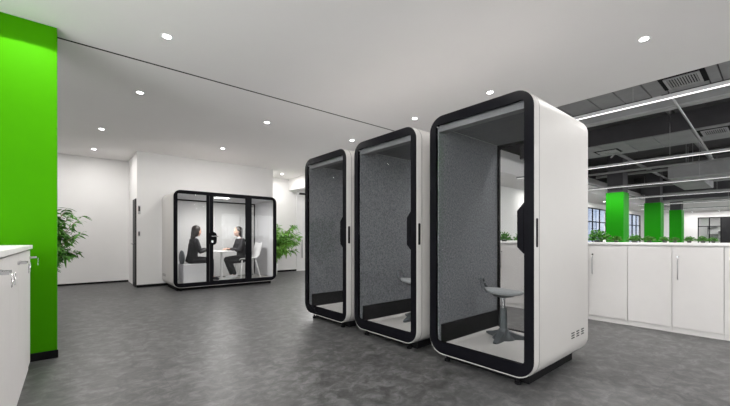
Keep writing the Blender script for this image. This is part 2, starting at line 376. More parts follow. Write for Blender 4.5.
# ------------------------------------------------------------------ booths
def booth(kind, label, loc, rz, w, d, group=None, zb=.07, zt=2.31, r=.15):
    t = thing(kind, label, 'office booth', loc, rz, group)
    x0, x1 = -w/2, w/2
    solo = kind == 'phone_booth'
    prof = [(.004, .060), (.004, .012), (-.004, .004), (.006, 0), (.070, 0), (.072, .006), (.078, .006), (.080, 0),
            (d-.05, 0), (d-.012, .012), (d, .035), (d, .06), (.03, .06), (.004, .06)]
    b = NB(); loft(b, [rrect(x0+i, x1-i, zb+i, zt-i, r-i*.9, y) for y, i in prof])
    bmesh.ops.remove_doubles(b, verts=b.verts[:], dist=1e-5)
    sh = obj('shell', b, 'shell_white', t, smooth=.5)
    b = NB(); hole_plate(b, rrect(x0-.0006, x1+.0006, zb-.0006, zt+.0006, r, 0), rrect(x0+.003, x1-.003, zb+.003, zt-.003, r, 0), .0722, .0778)
    obj('seam', b, 'seam_grey', sh)
    # vents on both sides near the rear foot
    for s in (-1, 1):
        for g in range(3):
            yy = d-.46+g*.115; b = NB(); X = s*w/2
            box(b, X-.0008, X+.0008, yy+.032, yy+.038, .27, .324)
            for k in range(3):
                zz = .27+k*.022; box(b, X-.0015, X+.0015, yy, yy+.07, zz, zz+.010)
            obj('vent', b, 'gap_dark', sh)
    obj('plinth', boxes((x0+.10, x1-.10, .12, d-.16, .0, zb+.03)), 'black_matt', t)
    for sx in (-1, 1):
        for yy in (.06, d-.09):
            b = NB(); lathe(b, [(.022, 0), (.026, .004), (.026, .02), (.012, .024), (.012, zb+.03)], 16, (sx*(w/2-.16), yy, 0))
            obj('foot', b, 'black_matt', t, smooth=.6)
    # linings
    ZF = .125
    ix0, ix1, iz0, iz1 = x0+.055, x1-.055, ZF, zt-.09
    lin = 'felt_grey' if solo else 'felt_light'
    obj('floor_panel', boxes((ix0, ix1, .03, d-.03, .10, iz0)), 'booth_floor', t)
    obj('ceiling_panel', boxes((ix0, ix1, .03, d-.03, iz1, iz1+.04)), 'booth_ceiling' if solo else 'booth_ceiling_light', t)
    if solo: obj('ceiling_trim', boxes((ix0+.03, ix1-.03, .035, .12, iz1-.05, iz1)), 'booth_trim' if solo else 'booth_ceiling_light', t)
    for s in (-1, 1):
        a, c = sorted((s*(w/2-.055), s*(w/2-.085)))
        obj('side_panel', boxes((a, c, .03, d-.05, iz0, iz1)), lin, t)
        a, c = sorted((s*(w/2-.085), s*(w/2-.095)))
        obj('skirting', boxes((a, c, .06, d-.06, iz0, iz0+(.21 if solo else .05))), 'black_matt' if solo else 'metal_grey', t)
    # rear glazing
    b = NB(); fo = rrect(ix0+.02, ix1-.02, iz0-.005, iz1+.02, .03, 0); f = .030
    hole_plate(b, fo, rrect(ix0+.02+f, ix1-.02-f, iz0+.015, iz1-f, .02, 0), d-.07, d-.035)
    rf = obj('rear_frame', b, 'black_matt', t)
    obj('rear_glass', boxes((ix0+.05, ix1-.05, d-.056, d-.048, iz0+.005, iz1-.02)), 'glass', rf)
    # front: black bordered glass
    fo = rrect(x0+.004, x1-.004, zb+.012, zt-.006, r-.004, 0)
    if solo:
        fi = rrect(x0+.074, x1-.080, zb+.118, zt-.085, .03, 0)
        b = NB(); hole_plate(b, fo, fi, -.0055, .028)
        dr = obj('door', b, 'black_gloss', t)
        b = NB()   # widened backing of the lock
        xs = x1-.084; pts = [(xs, 1.04), (xs-.050, 1.09), (xs-.050, 1.37), (xs, 1.43)]
        loft(b, [[Vector((p[0], y, p[1])) for p in pts] for y in (-.0060, .0285)], True, True, True)
        obj('lock_plate', b, 'black_gloss', dr)
        obj('glass_pane', boxes((x0+.06, x1-.06, .008, .018, zb+.09, zt-.06)), 'glass', dr)
        b = NB()   # dark finger grip let into the edge of the shell
        loft(b, [[Vector((x, p.x, p.z)) for p in rrect(.018, .052, 1.09, 1.31, .012, 0)] for x in (x1-.002, x1+.0015)], True, True, True)
        obj('door_grip', b, 'black_matt', dr)
    else:
        fi = rrect(x0+.085, x1-.085, zb+.10, zt-.080, .03, 0)
        b = NB(); hole_plate(b, fo, fi, -.0055, .028)
        fr = obj('front_frame', b, 'black_gloss', t)
        for a, c in ((x0+.08, x0+.69), (x0+1.72, x1-.08)):
            obj('glass_pane', boxes((a, c, .008, .018, zb+.09, zt-.08)), 'glass', fr)
        dr = obj('door', boxes((x0+.68, x0+.825, -.006, .03, zb+.095, zt-.078), (x0+1.58, x0+1.73, -.006, .03, zb+.095, zt-.078),
                 (x0+.825, x0+1.58, -.006, .03, zb+.095, zb+.110), (x0+.825, x0+1.58, -.006, .03, zt-.095, zt-.078)), 'black_gloss', t)
        obj('glass_pane', boxes((x0+.82, x0+1.59, .008, .018, zb+.10, zt-.10)), 'glass', dr)
        for xx in (x0+.745,):
            obj('door_gap', boxes((xx-.004, xx+.004, -.008, -.005, zb+.1, zt-.09)), 'gap_dark', dr)
        b = NB(); loft(b, [rrect(x0+.72, x0+.90, 1.0, 1.30, .08, y) for y in (-.012, .03)], True, True, True)
        lp = obj('lock_plate', b, 'black_gloss', dr)
        b = NB(); tube(b, [(x0+.79, -.012, 1.20), (x0+.79, -.055, 1.20)], .012); tube(b, [(x0+.775, -.055, 1.20), (x0+.92, -.055, 1.20)], .011)
        obj('lever', b, 'chrome', lp, smooth=True)
        b = NB(); tube(b, [(x0+.795, -.012, 1.08), (x0+.795, -.035, 1.08)], .028, 16); obj('key_cylinder', b, 'chrome', lp, smooth=.6)
        # lit strip in the ceiling
        lp = obj('ceiling_lamp', boxes((-.26, .04, .14, .28, iz1-.012, iz1+.001)), 'booth_lamp', t)
        L = bpy.data.objects.new('bulb', lamp_data('booth_bulb', 'AREA', 30, shape='RECTANGLE', size=.3, size_y=.12, color=(1, .98, .96))); C.objects.link(L); L.parent = t; L.location = (-.11, .21, iz1-.016)
    return t
G = 'white phone booths standing in a row'
booth('phone_booth', 'white phone booth with black bordered glass door, nearest of three, right side visible', (-1.683, 2.66, 0), 0, 1.0, 1.17, G)
booth('phone_booth', 'middle one of the three white phone booths, between the nearest and the farthest', (-2.852, 2.66, 0), 0, 1.01, 1.17, G)
booth('phone_booth', 'farthest and smallest looking of the three white phone booths, leftmost in the row', (-4.02, 2.66, 0), 0, 1.02, 1.17, G)
booth('meeting_booth', 'wide white meeting booth with three glass panels and two seated people inside', (-8.39, 2.885, 0), PI/2, 2.39, 1.24, None, .07, 2.21)

# ------------------------------------------------------------------ stools
def stool(label, loc, rz):
    t = thing('stool', label, 'stool', loc, rz, 'grey perching stools inside the phone booths')
    b = NB()
    # saddle seat: flattened rounded disc, raised at the rear
    rings = []
    for rr_, z in ((.02, .0), (.12, .002), (.165, .012), (.178, .028), (.172, .038), (.12, .046), (.02, .049)):
        rings.append([Vector((rr_*1.0*math.cos(a)*(1.08), rr_*.88*math.sin(a), .43+z+.008*(rr_/.178)**2*math.cos(a)**2-.012*math.cos(a)*(rr_/.178)))
                      for a in [2*PI*k/28 for k in range(28)]])
    loft(b, rings, True, True, True)
    st = obj('seat', b, 'stool_seat', t, smooth=True)
    b = NB(); lathe(b, [(.03, .40), (.10, .415), (.13, .437), (.02, .44)], 24); obj('seat_pan', b, 'stool_grey', st, smooth=.7)
    b = NB(); tube(b, [(-.14, -.085, .452), (-.195, -.085, .50), (-.215, -.06, .575), (-.215, .06, .575), (-.195, .085, .50), (-.14, .085, .452)], .012)
    tube(b, [(-.20, -.078, .53), (-.20, .078, .53)], .008)
    obj('back_handle', b, 'stool_grey', st, smooth=True)
    b = NB(); lathe(b, [(.037, .06), (.037, .22), (.033, .28), (.033, .30), (.030, .302)], 20); obj('column', b, 'stool_grey', t, smooth=.6)
    b = NB(); lathe(b, [(.020, .29), (.020, .42)], 16); obj('piston', b, 'chrome', t, smooth=.6)
    b = NB(); lathe(b, [(.11, .0), (.105, .02), (.07, .055), (.05, .085), (.046, .10)], 20); obj('base', b, 'stool_grey', t, smooth=.7)
    for k in range(3):
        a = 2*PI*k/3 + .35
        b = NB(); dx, dy = math.cos(a), math.sin(a); px, py = -dy, dx
        rings = []
        for s, hw, z0, z1 in ((.04, .05, .0, .085), (.12, .042, .0, .055), (.19, .034, .0, .035), (.235, .026, .0, .026), (.25, .014, .002, .018)):
            rings.append([Vector((dx*s+px*q*hw, dy*s+py*q*hw, z)) for q, z in ((-1, z0), (1, z0), (.75, z1), (-.75, z1))])
        loft(b, rings, True, True, True); obj('leg', b, 'stool_grey', t, smooth=.7)
    return t
s1 = stool('grey perching stool with pale seat inside the nearest phone booth', (-1.83, 3.40, .1255), math.radians(20))
s2 = dup(s1, 'grey perching stool half hidden by the door frame of the middle phone booth', (-3.00, 3.36, .1255), math.radians(20))
s1.scale = s2.scale = (1.0, 1.0, 1.06)

# ------------------------------------------------------------------ cabinets
def cabinet_row(xs, yf, yb, face, handles, labels, group, top=1.07, key=False):
    """xs: seam positions, yf = front plane, face = -1 when doors face -y, +1 when they face +y"""
    for i, (a, c) in enumerate(zip(xs, xs[1:])):
        cx = (a+c)/2; w = c-a
        t = thing('storage_cabinet', labels[i], 'cabinet', (cx, (yf+yb)/2, 0), 0, group)
        dy = abs(yb-yf)/2
        sgn = face
        y_front = sgn*dy
        lo, hi = sorted((-sgn*dy, sgn*(dy-.02)))
        obj('carcass', boxes((-w/2+.001, w/2-.001, lo, hi, .06, top-.001)), 'cabinet_white', t)
        lo, hi = sorted((-sgn*dy, sgn*(dy-.012)))
        obj('plinth', boxes((-w/2+.001, w/2-.001, lo, hi, 0, .06)), 'cabinet_white', t)
        lo, hi = sorted((sgn*(dy-.018), sgn*dy))
        b = boxes((-w/2+.0028, w/2-.0028, lo, hi, .066, top-.012), bev=.0015)
        dr = obj('door', b, 'cabinet_white', t)
        hx = handles[i]
        if hx is not None:
            hx = hx*(w/2-.055); zk = .99 if key else .93
            b = NB(); y0 = sgn*dy; y1 = sgn*(dy+.028)
            if not key: tube(b, [(hx, y0, .655), (hx, y1, .665), (hx, y1, .80), (hx, y1, .885), (hx, y0, .895)], .006, 8)
            if not key: obj('handle', b, 'metal_grey', dr, smooth=True)
            b = NB(); tube(b, [(hx, sgn*dy, zk), (hx, sgn*(dy+.010), zk)], .012, 14)
            lk = obj('lock', b, 'chrome', dr, smooth=.6)
            if key:
                b = boxes((hx-.0015, hx+.0015, *sorted((sgn*(dy+.010), sgn*(dy+.045))), zk-.008, zk+.008))
                tube(b, [(hx+.02*math.cos(q), sgn*(dy+.055), zk-.025+.02*math.sin(q)) for q in [2*PI*k/12 for k in range(13)]], .002, 6, False)
                box(b, hx-.012, hx+.012, *sorted((sgn*(dy+.052), sgn*(dy+.056))), zk-.07, zk-.045)
                obj('key', b, 'chrome', lk)
xs = [-1.77-.455*k for k in range(6, 0, -1)] + [-1.77, -1.31, -.86, -.41, .05, .50]
lab = []
for i in range(len(xs)-1):
    if i < 6: lab.append(['white low cabinet at the left end of the long row, behind the phone booths', 'white low cabinet second from the left end of the long row behind the booths', 'white low cabinet seen through the nearest booth, left of the stool',
                          'white low cabinet seen through the nearest booth, behind the stool', 'white low cabinet hidden behind the nearest booth, second left of the first uncovered door', 'white low cabinet hidden behind the nearest booth, next to the first uncovered door'][i])
lab += ['white low cabinet directly right of the nearest phone booth, with a bar handle', 'white low cabinet with no visible handle, second right of the phone booth',
        'white low cabinet with a bar handle, third right of the phone booth', 'white low cabinet cut by the right edge of the photo', 'white low cabinet beyond the right edge of the photo']
cabinet_row(xs, 5.67, 6.12, -1, [1, -1, 1, -1, 1, -1, -1, None, -1, -1, 1], lab, 'white low cabinets in the long row behind the booths', 1.07)
o = obj('countertop', boxes((-4.52, .52, 5.655, 6.14, 1.07, 1.10), bev=.003), 'worktop_white'); tag(o, 'long white worktop running over the low cabinets, planted with small bushes', 'countertop')
b = NB(); ell(b, (-1.58, 5.70, 1.118), (.018, .018, .018)); o = obj('ball', b, 'plastic_white', smooth=True); tag(o, 'tiny white ball on the front edge of the long white worktop', 'ball')
xs2 = [-4.28+.455*k for k in range(6)]
cabinet_row(xs2, -.27, -.72, 1, [-1, 1, -1, 1, -1],
            ['white filing cabinet beside the green wall, farthest in the left row', 'white filing cabinet second from the green wall in the left row',
             'white filing cabinet third from the green wall, key ring near the left photo edge', 'white filing cabinet fourth from the green wall, at the left photo edge', 'white filing cabinet nearest the camera in the left row, outside the photo'],
            'white filing cabinets at the left edge', 1.065, key=True)
o = obj('countertop', boxes((-4.30, -1.98, -.74, -.255, 1.065, 1.098), bev=.003), 'worktop_white'); tag(o, 'white worktop over the filing cabinets in the lower left corner', 'countertop')

# ------------------------------------------------------------------ columns
def column(label, x0, x1, y0, y1):
    t = thing('column', label, 'column', ((x0+x1)/2, (y0+y1)/2, 0), 0, 'green painted columns in the open office')
    w, d = (x1-x0)/2, (y1-y0)/2
    obj('cladding', boxes((-w, w, -d, d, 0, 2.66), bev=.006), 'column_green', t)
    obj('head', boxes((-w+.03, w-.03, -d+.03, d-.03, 2.66, SLAB)), 'duct_dark', t)
column('nearest and widest green column, right of the nearest phone booth', -3.76, -3.27, 13.7, 14.34)
column('middle one of the three green columns', -3.80, -3.24, 19.0, 19.6)
column('farthest and smallest of the three green columns', -3.88, -3.37, 24.8, 25.5)

# ------------------------------------------------------------------ linear lamps
LZ = 2.76
def linear_lamp(label, y, x0, x1, ztop=SLAB, LZ=2.76):
    t = thing('linear_lamp', label, 'ceiling light', ((x0+x1)/2, y, LZ), 0, 'suspended linear lamps over the open office')
    L2 = (x1-x0)/2
    obj('housing', boxes((-L2, L2, -.026, .026, .004, .05)), 'duct_light', t)
    obj('diffuser', boxes((-L2+.01, L2-.01, -.025, .025, 0, .010)), 'led_glow', t)
    n = max(2, int((x1-x0)/2.2))
    for k in range(n):
        x = -L2+.3+(2*L2-.6)*k/(n-1)
        b = NB(); tube(b, [(x, 0, .07), (x, 0, ztop-LZ-.003)], .004, 6); obj('suspension_wire', b, 'metal_grey', t)
    la = lamp_data('linear_bulb', 'AREA', LED_W*(x1-x0), shape='RECTANGLE', size=(x1-x0)*.98, size_y=.022, color=(1, .98, .96))
    L = bpy.data.objects.new('bulb', la); C.objects.link(L); L.parent = t; L.location = (0, 0, -.004)
for y, x0, x1, lab in [(5.90, -4.4, 4.6, 'brightest suspended linear lamp, nearest, running just past the white ceiling edge'), (9.25, -4.6, 4.6, 'second suspended linear lamp from the front, below the air duct grille'),
                       (13.25, -4.6, 4.6, 'third suspended linear lamp, crossing in front of the nearest green column'), (17.4, -4.6, 4.6, 'fourth suspended linear lamp, starting right of the nearest green column'),
                       (21.6, -4.6, 4.6, 'fifth suspended linear lamp, behind the middle green column'), (25.9, -4.6, 4.6, 'sixth suspended linear lamp, beyond all green columns'), (32.9, -5, 4.6, 'added linear lamp brightening the room behind the far glazed partition')]:  # the last lamp is added to brighten the far room
    linear_lamp(lab, y, x0, x1, 3.3 if y < 7 else (2.9 if y > 31 else SLAB), 2.955 if y < 7 else (2.7 if y > 31 else 2.76))

# ------------------------------------------------------------------ exposed services
def duct(label, x0, x1, y0, y1, z0, z1, seams, m='duct_mid', name='air_duct', body='duct_dark', grp='air ducts under the dark slab'):
    t = thing(name, label, 'air duct', ((x0+x1)/2, (y0+y1)/2, z0), 0, grp)
    w, d, h = (x1-x0)/2, (y1-y0)/2, z1-z0
    obj('casing', boxes((-w, w, -d, d, .02, h)), body, t)
    us = [x0] + list(seams) + [x1]
    for a, c in zip(us, us[1:]):
        obj('underside_panel', boxes((a-(x0+x1)/2+.008, c-(x0+x1)/2-.008, -d+.01, d-.01, 0, .025), bev=.003), m, t)
    for k in range(3):
        x = -w+.4+(2*w-.8)*k/2
        b = NB(); tube(b, [(x, -d+.05, h), (x, -d+.05, SLAB-z0)], .008, 6); tube(b, [(x, d-.05, h), (x, d-.05, SLAB-z0)], .008, 6)
        obj('hanger', b, 'metal_grey', t)
    return t
def grille(label, x, y, z, w=.36, d=.44):
    t = thing('air_grille', label, 'air grille', (x, y, z), 0, 'air grilles in the duct undersides')
    b = NB()
    for q in ((-w/2, w/2, -d/2, -d/2+.03), (-w/2, w/2, d/2-.03, d/2), (-w/2, -w/2+.03, -d/2+.03, d/2-.03), (w/2-.03, w/2, -d/2+.03, d/2-.03)): box(b, *q, -.02, 0)
    obj('frame', b, 'duct_light', t)
    b = NB()
    for q in ((-w/2-.05, w/2+.05, -d/2-.06, -d/2), (-w/2-.05, w/2+.05, d/2, d/2+.04), (-w/2-.05, -w/2, -d/2, d/2), (w/2, w/2+.05, -d/2, d/2)): box(b, *q, -.006, 0)
    obj('surround', b, 'black_matt', t)
    obj('cavity', boxes((-w/2+.03, w/2-.03, -d/2+.03, d/2-.03, -.004, 0)), 'black_matt', t)
    b = NB(); n = 11
    for k in range(n):
        xx = -w/2+.045+(w-.09)*k/(n-1); box(b, xx-.006, xx+.006, -d/2+.03, d/2-.03, -.018, -.004)
    obj('slats', b, 'duct_light', t)
duct('shallow grey air duct just beyond the white ceiling edge, above the brightest linear lamp', -5.0, 4.6, 5.86, 6.78, 3.3, 3.75, [-4.4, -3.6, -2.9, -2.35, -1.92, -1.59, -1.26, -1.06, -.62, -.50, -.36, .4, 1.2, 2, 3])
grille('larger slatted air grille near the top right, by the white ceiling edge', -.845, 6.34, 3.298)
duct('long shallow grey box added as the glow band behind the brightest linear lamp', -4.4, 4.6, 6.98, 7.16, 3.15, 3.30, [], 'duct_light', 'glow_band', 'duct_mid', 'added glow band')  # grey box added to stand for the glow under the first lamp
duct('wide dark air duct between the first and second linear lamps', -4.6, 4.6, 9.42, 10.75, 3.3, 3.7, [-3.6, -2.75, -2.25, -1.75, -1.15, -.55, .3, 1.2, 2.4, 3.4])
grille('smaller slatted air grille in the second duct, above the second linear lamp', -.84, 9.88, 3.298, .38, .5)
grille('far left air grille on the underside of the second duct', -2.75, 10.2, 3.298, .4, .35)
duct('boxy grey air duct hanging above the third linear lamp at the right', -2.17, 4.6, 13.7, 15.0, 2.93, 3.36, [-.4, 1.4, 3.0], 'duct_light', body='duct_mid')
duct('short pale duct panel below the boxy duct, above the fourth linear lamp', -2.38, -1.58, 15.7, 18.1, 3.0, 3.25, [], 'duct_light', body='duct_mid')
duct('far dark air duct crossing above the fifth linear lamp', -4.1, 4.6, 19.9, 21.2, 3.1, 3.6, [-2.5, -1, .5, 2.5])
duct('farthest dark air duct in front of the end wall', -4.1, 4.6, 23.0, 24.2, 3.05, 3.5, [-2.5, -1, .5, 2.5])
def pipe(name, label, pts, r, m, grp='pipes and conduits under the dark slab'):
    b = NB(); tube(b, pts, r, 10); o = obj(name, b, m, smooth=True); tag(o, label, 'pipe', grp); return o
pipe('conduit', 'thin pale conduit running away between the first and second linear lamps', [(-.92, 5.95, 3.02), (-.92, 10.2, 2.86)], .014, 'metal_grey')
pipe('pipe', 'long dark pipe under the slab left of the air grilles, running away from the camera', [(-3.3, 6.9, 3.82), (-3.3, 30, 3.82)], .05, 'duct_mid')
pipe('pipe', 'long dark pipe under the slab right of the grilles, running away from the camera', [(-1.5, 6.9, 3.83), (-1.5, 30, 3.83)], .06, 'duct_mid')
pipe('pipe', 'thin red brown sprinkler pipe crossing above the second linear lamp', [(-4.6, 11.6, 3.55), (4.6, 11.6, 3.55)], .03, 'duct_light')
pipe('pipe', 'thin grey pipe crossing above the nearest green column', [(-4.6, 12.6, 3.15), (4.6, 12.6, 3.15)], .035, 'duct_mid')
pipe('pipe', 'dark pipe crossing behind the nearest green column', [(-4.6, 15.6, 3.5), (4.6, 15.6, 3.5)], .05, 'duct_mid')
pipe('pipe', 'grey pipe crossing high behind the fourth linear lamp', [(-4.6, 18.7, 3.35), (4.6, 18.7, 3.35)], .05, 'duct_light')
pipe('cable_tray', 'narrow pale cable run leading away left of the nearest green column', [(-4.25, 11.0, 3.02), (-4.25, 30, 3.02)], .03, 'duct_light')
pipe('pipe', 'diagonal hanger rod between the second duct and the slab', [(-2.9, 11.0, 3.3), (-2.5, 12.0, 4.15)], .02, 'duct_light')
for i, y in enumerate((8.0, 12.1, 16.6, 22.2, 26.8)):
    o = obj('concrete_beam', boxes((-4.85, 4.9, y, y+.35, 3.95, SLAB)), 'slab_dark')
    tag(o, ['dark slab beam nearest the white ceiling', 'dark slab beam before the nearest green column', 'dark slab beam behind the nearest green column', 'dark slab beam behind the middle green column', 'dark slab beam behind the farthest green column'][i], 'beam', 'dark beams under the slab')

# ------------------------------------------------------------------ plants
def leaf(bm, p, d, L, w, droop):
    d = d.normalized(); s = d.cross(Vector((0, 0, 1)))
    if s.length < .05: s = Vector((1, 0, 0))
    s.normalize(); rot = random.uniform(-1, 1); n = d.cross(s); s = (s*math.cos(rot)+n*math.sin(rot))
    pts = [(0, .08), (.3, .85), (.6, 1), (.85, .55)]
    L_, R_ = [], []
    for t, k in pts:
        c = p+d*(L*t)-Vector((0, 0, droop*t*t*L))
        L_.append(bm.verts.new(c-s*w*k/2)); R_.append(bm.verts.new(c+s*w*k/2))
    tip = bm.verts.new(p+d*L-Vector((0, 0, droop*L)))
    for i in range(3): bm.faces.new((L_[i], L_[i+1], R_[i+1], R_[i]))
    bm.faces.new((L_[3], tip, R_[3]))
def tree_plant(name, label, loc, h, rad, z0, nstem, nleaf, lm, ll, lwid, potr=.19, poth=.36, seed=1, ok=None):
    random.seed(seed)
    t = thing(name, label, 'potted plant', loc, 0)
    b = NB(); lathe(b, [(potr*.72, 0), (potr*.78, .02), (potr, poth), (potr*.9, poth), (potr*.88, poth-.04)], 28, caps=False)
    bmesh.ops.contextual_create(b, geom=[e for e in b.edges if e.is_boundary and all(v.co.z < .001 for v in e.verts)])
    obj('pot', b, 'plastic_white', t, smooth=.6)
    b = NB(); lathe(b, [(potr*.88, poth-.06), (potr*.88, poth-.035)], 24); obj('soil', b, 'soil', t)
    sb, fb = NB(), NB()
    for s in range(nstem):
        a = random.uniform(0, 2*PI); q = rad*random.uniform(.25, 1)
        if ok:
            while not ok(Vector((q*math.cos(a), q*math.sin(a), 1))): a = random.uniform(0, 2*PI)
        top = Vector((q*math.cos(a), q*math.sin(a), random.uniform(z0+.25*(h-z0), h)))
        base = Vector((random.uniform(-.05, .05), random.uniform(-.05, .05), poth-.05))
        mid = base.lerp(top, .5)+Vector((-.25*top.x, -.25*top.y, .12))
        pts = [base, base.lerp(mid, .5)+Vector((0, 0, .05)), mid, mid.lerp(top, .55)+Vector((0, 0, .03)), top]
        tube(sb, pts, [.010, .009, .007, .005, .002], 6)
        for k in range(nleaf):
            f = random.uniform(.25, 1); i = min(int(f*4), 3); g = f*4-i
            p = pts[i].lerp(pts[i+1], g)
            if p.z < z0: continue
            dr = Vector((random.gauss(0, 1)+p.x*2, random.gauss(0, 1)+p.y*2, random.gauss(.2, .6)))
            if ok and not (ok(p) and ok(p+dr.normalized()*ll*1.2)): continue
            leaf(fb, p, dr, ll*random.uniform(.6, 1.15), lwid*random.uniform(.7, 1.2), random.uniform(.1, .7))
    obj('stem', sb, 'stem', t, smooth=True); obj('foliage', fb, lm, t)
    return t
tree_plant('potted_tree', 'dark leafy potted plant emerging from behind the green wall', (-8.82, -.36, 0), 1.80, .60, .48, 80, 66, 'leaf', .155, .034, seed=3)
tree_plant('potted_tree', 'bright green potted plant behind the right end of the meeting booth', (-10.30, 4.86, 0), 1.62, .85, .42, 60, 44, 'leaf_bright', .17, .045, seed=5, ok=lambda p: p.y > -.20 and p.x > -.66)
def bush(label, x, y, r, h):
    t = thing('potted_bush', label, 'potted plant', (x, y, 1.10), 0, 'small bushes on the long white worktop')
    b = NB(); lathe(b, [(r*.30, 0), (r*.42, .03), (r*.38, .03), (r*.28, .01)], 18, caps=False)
    bmesh.ops.contextual_create(b, geom=[e for e in b.edges if e.is_boundary and all(v.co.z < .001 for v in e.verts)])
    obj('pot', b, 'pot_dark', t, smooth=.6)
    b = NB()
    for k in range(260):
        a = random.uniform(0, 2*PI); e = math.asin(random.uniform(0, 1)); q = random.uniform(.2, .9)
        d = Vector((math.cos(a)*math.cos(e), math.sin(a)*math.cos(e), math.sin(e)))
        p = Vector((d.x*r*q, d.y*r*q, .022+d.z*h*q*1.15))
        leaf(b, p, d+Vector((random.uniform(-.5, .5), random.uniform(-.5, .5), .2)), r*.36, r*.20, .3)
    obj('foliage', b, 'leaf', t)
random.seed(11)
BW = 'small green bush on the worktop, '
for px, x, r, h, lab in [(0, -3.75, .11, .10, 'leftmost, hidden behind the nearest booth'), (0, -3.18, .13, .13, 'left one seen through the nearest booth'), (0, -2.86, .13, .12, 'right one seen through the nearest booth'),
                         (0, -2.3, .11, .10, 'behind the right side of the nearest booth'), (0, -1.72, .15, .14, 'tallest, directly right of the nearest booth'), (0, -1.50, .075, .06, 'in front of the nearest green column'),
                         (0, -1.29, .085, .075, 'right of the nearest green column'), (0, -1.13, .075, .055, 'in front of the middle green column'), (0, -.97, .065, .05, 'between the middle and farthest green columns'),
                         (0, -.87, .05, .045, 'in front of the farthest green column'), (0, -.735, .06, .055, 'right of the farthest green column'), (0, -.61, .06, .055, 'second right of the farthest green column'),
                         (0, -.52, .045, .045, 'third right of the farthest green column'), (0, -.2, .06, .06, 'outside the right photo edge')]:
    bush(BW+lab, x, 5.93, r, h)

# ------------------------------------------------------------------ meeting booth furniture (world coordinates, booth floor at z=.125)
FZ = .1255
tx, ty = -8.95, 2.88
t = thing('table', 'round white pedestal table between the two seated people', 'table', (tx, ty, FZ))
b = NB(); lathe(b, [(.02, .69), (.32, .69), (.335, .700), (.335, .712), (.32, .718), (.02, .718)], 36); obj('tabletop', b, 'plastic_white', t, smooth=.6)
b = NB(); lathe(b, [(.028, .02), (.028, .69)], 16); obj('column', b, 'plastic_white', t, smooth=.6)
b = NB(); lathe(b, [(.24, 0), (.24, .012), (.06, .03), (.03, .05)], 32); obj('base', b, 'plastic_white', t, smooth=.6)
# shell chair on the right
t = thing('chair', 'white shell chair under the right hand seated person', 'chair', (-8.93, 3.50, FZ))
b = NB(); rings = []
for y, z, hw in ((-.22, .40, .19), (-.20, .425, .205), (0, .43, .22), (.17, .44, .215), (.235, .50, .21), (.27, .64, .205), (.30, .78, .19), (.305, .80, .16)):
    rings.append([Vector((x*hw, y+.03*(1-abs(x)**2)*(1 if z > .46 else 0), z+.03*abs(x)**3)) for x in [-1+2*k/12 for k in range(13)]])
loft(b, rings, close=False)
so = obj('seat_shell', b, 'plastic_white', t, smooth=True)
md = so.modifiers.new('thick', 'SOLIDIFY'); md.thickness = .018
t.scale = (1.1, 1.12, 1.12)
for sx in (-1, 1):
    for y0, y1 in ((-.16, -.20), (.15, .27)):
        b = NB(); tube(b, [(sx*.16, y0, .42), (sx*.19, y1, 0)], [.018, .012], 10); obj('leg', b, 'plastic_white', t, smooth=True)
# box seat on the left, with dark back cushion
t = thing('bench', 'pale box seat with round dark back cushion under the left hand seated person', 'bench', (-8.93, 2.27, FZ))
obj('seat_box', boxes((-.24, .24, -.31, .31, .0, .40), bev=.012), 'felt_light', t)
obj('seat_cushion', boxes((-.24, .24, -.31, .31, .40, .435), bev=.012), 'felt_light', t)
b = NB(); ell(b, (0, -.29, .58), (.21, .045, .17)); box(b, -.02, .02, -.305, -.275, .36, .50); obj('backrest', b, 'stool_grey', t, smooth=True)

# ------------------------------------------------------------------ people (local: x = facing direction, y = their left, z up)
def skin_mesh(chains, name, sub=2):
    """closed tapering limbs that fuse() then merges into one continuous surface"""
    bm = NB()
    for pts, rad in chains:
        pts = [Vector(p) for p in pts]
        if isinstance(rad[0], tuple) and any(isinstance(r, tuple) and r[0] > .06 for r in rad[1:2]) :
            n = 24; P_, R_ = [], []
            for k in range(len(pts)-1):
                for q in range(4):
                    f = q/4; f2 = f*f*(3-2*f); ra = rad[k] if isinstance(rad[k], tuple) else (rad[k],)*2; rb = rad[k+1] if isinstance(rad[k+1], tuple) else (rad[k+1],)*2
                    P_.append(pts[k].lerp(pts[k+1], f)); R_.append((ra[0]+(rb[0]-ra[0])*f2, ra[1]+(rb[1]-ra[1])*f2))
            P_.append(pts[-1]); rb = rad[-1] if isinstance(rad[-1], tuple) else (rad[-1],)*2; R_.append(rb)
            loft(bm, [[p+Vector((r[1]*math.cos(2*PI*k/n), r[0]*math.sin(2*PI*k/n), 0)) for k in range(n)] for p, r in zip(P_, R_)], True, True, True)
            r0 = R_[0]; ell(bm, P_[0], (r0[1], r0[0], .06), 20, 12)
        else:
            rr_ = [min(r) if isinstance(r, tuple) else r for r in rad]
            P_, R_ = [], []
            for k in range(len(pts)-1):
                for q in range(4): P_.append(pts[k].lerp(pts[k+1], q/4)); R_.append(rr_[k]+(rr_[k+1]-rr_[k])*q/4)
            P_.append(pts[-1]); R_.append(rr_[-1])
            for a in range(len(P_)-1): tube(bm, [P_[a], P_[a+1]], [R_[a], R_[a+1]], 14)
            for p, r in zip(P_, R_): ell(bm, p, (r, r, r), 14, 10)
    return bm
def bake(o):
    bpy.context.view_layer.update()
    dg = bpy.context.evaluated_depsgraph_get(); me = bpy.data.meshes.new_from_object(o.evaluated_get(dg))
    bpy.data.objects.remove(o); return me
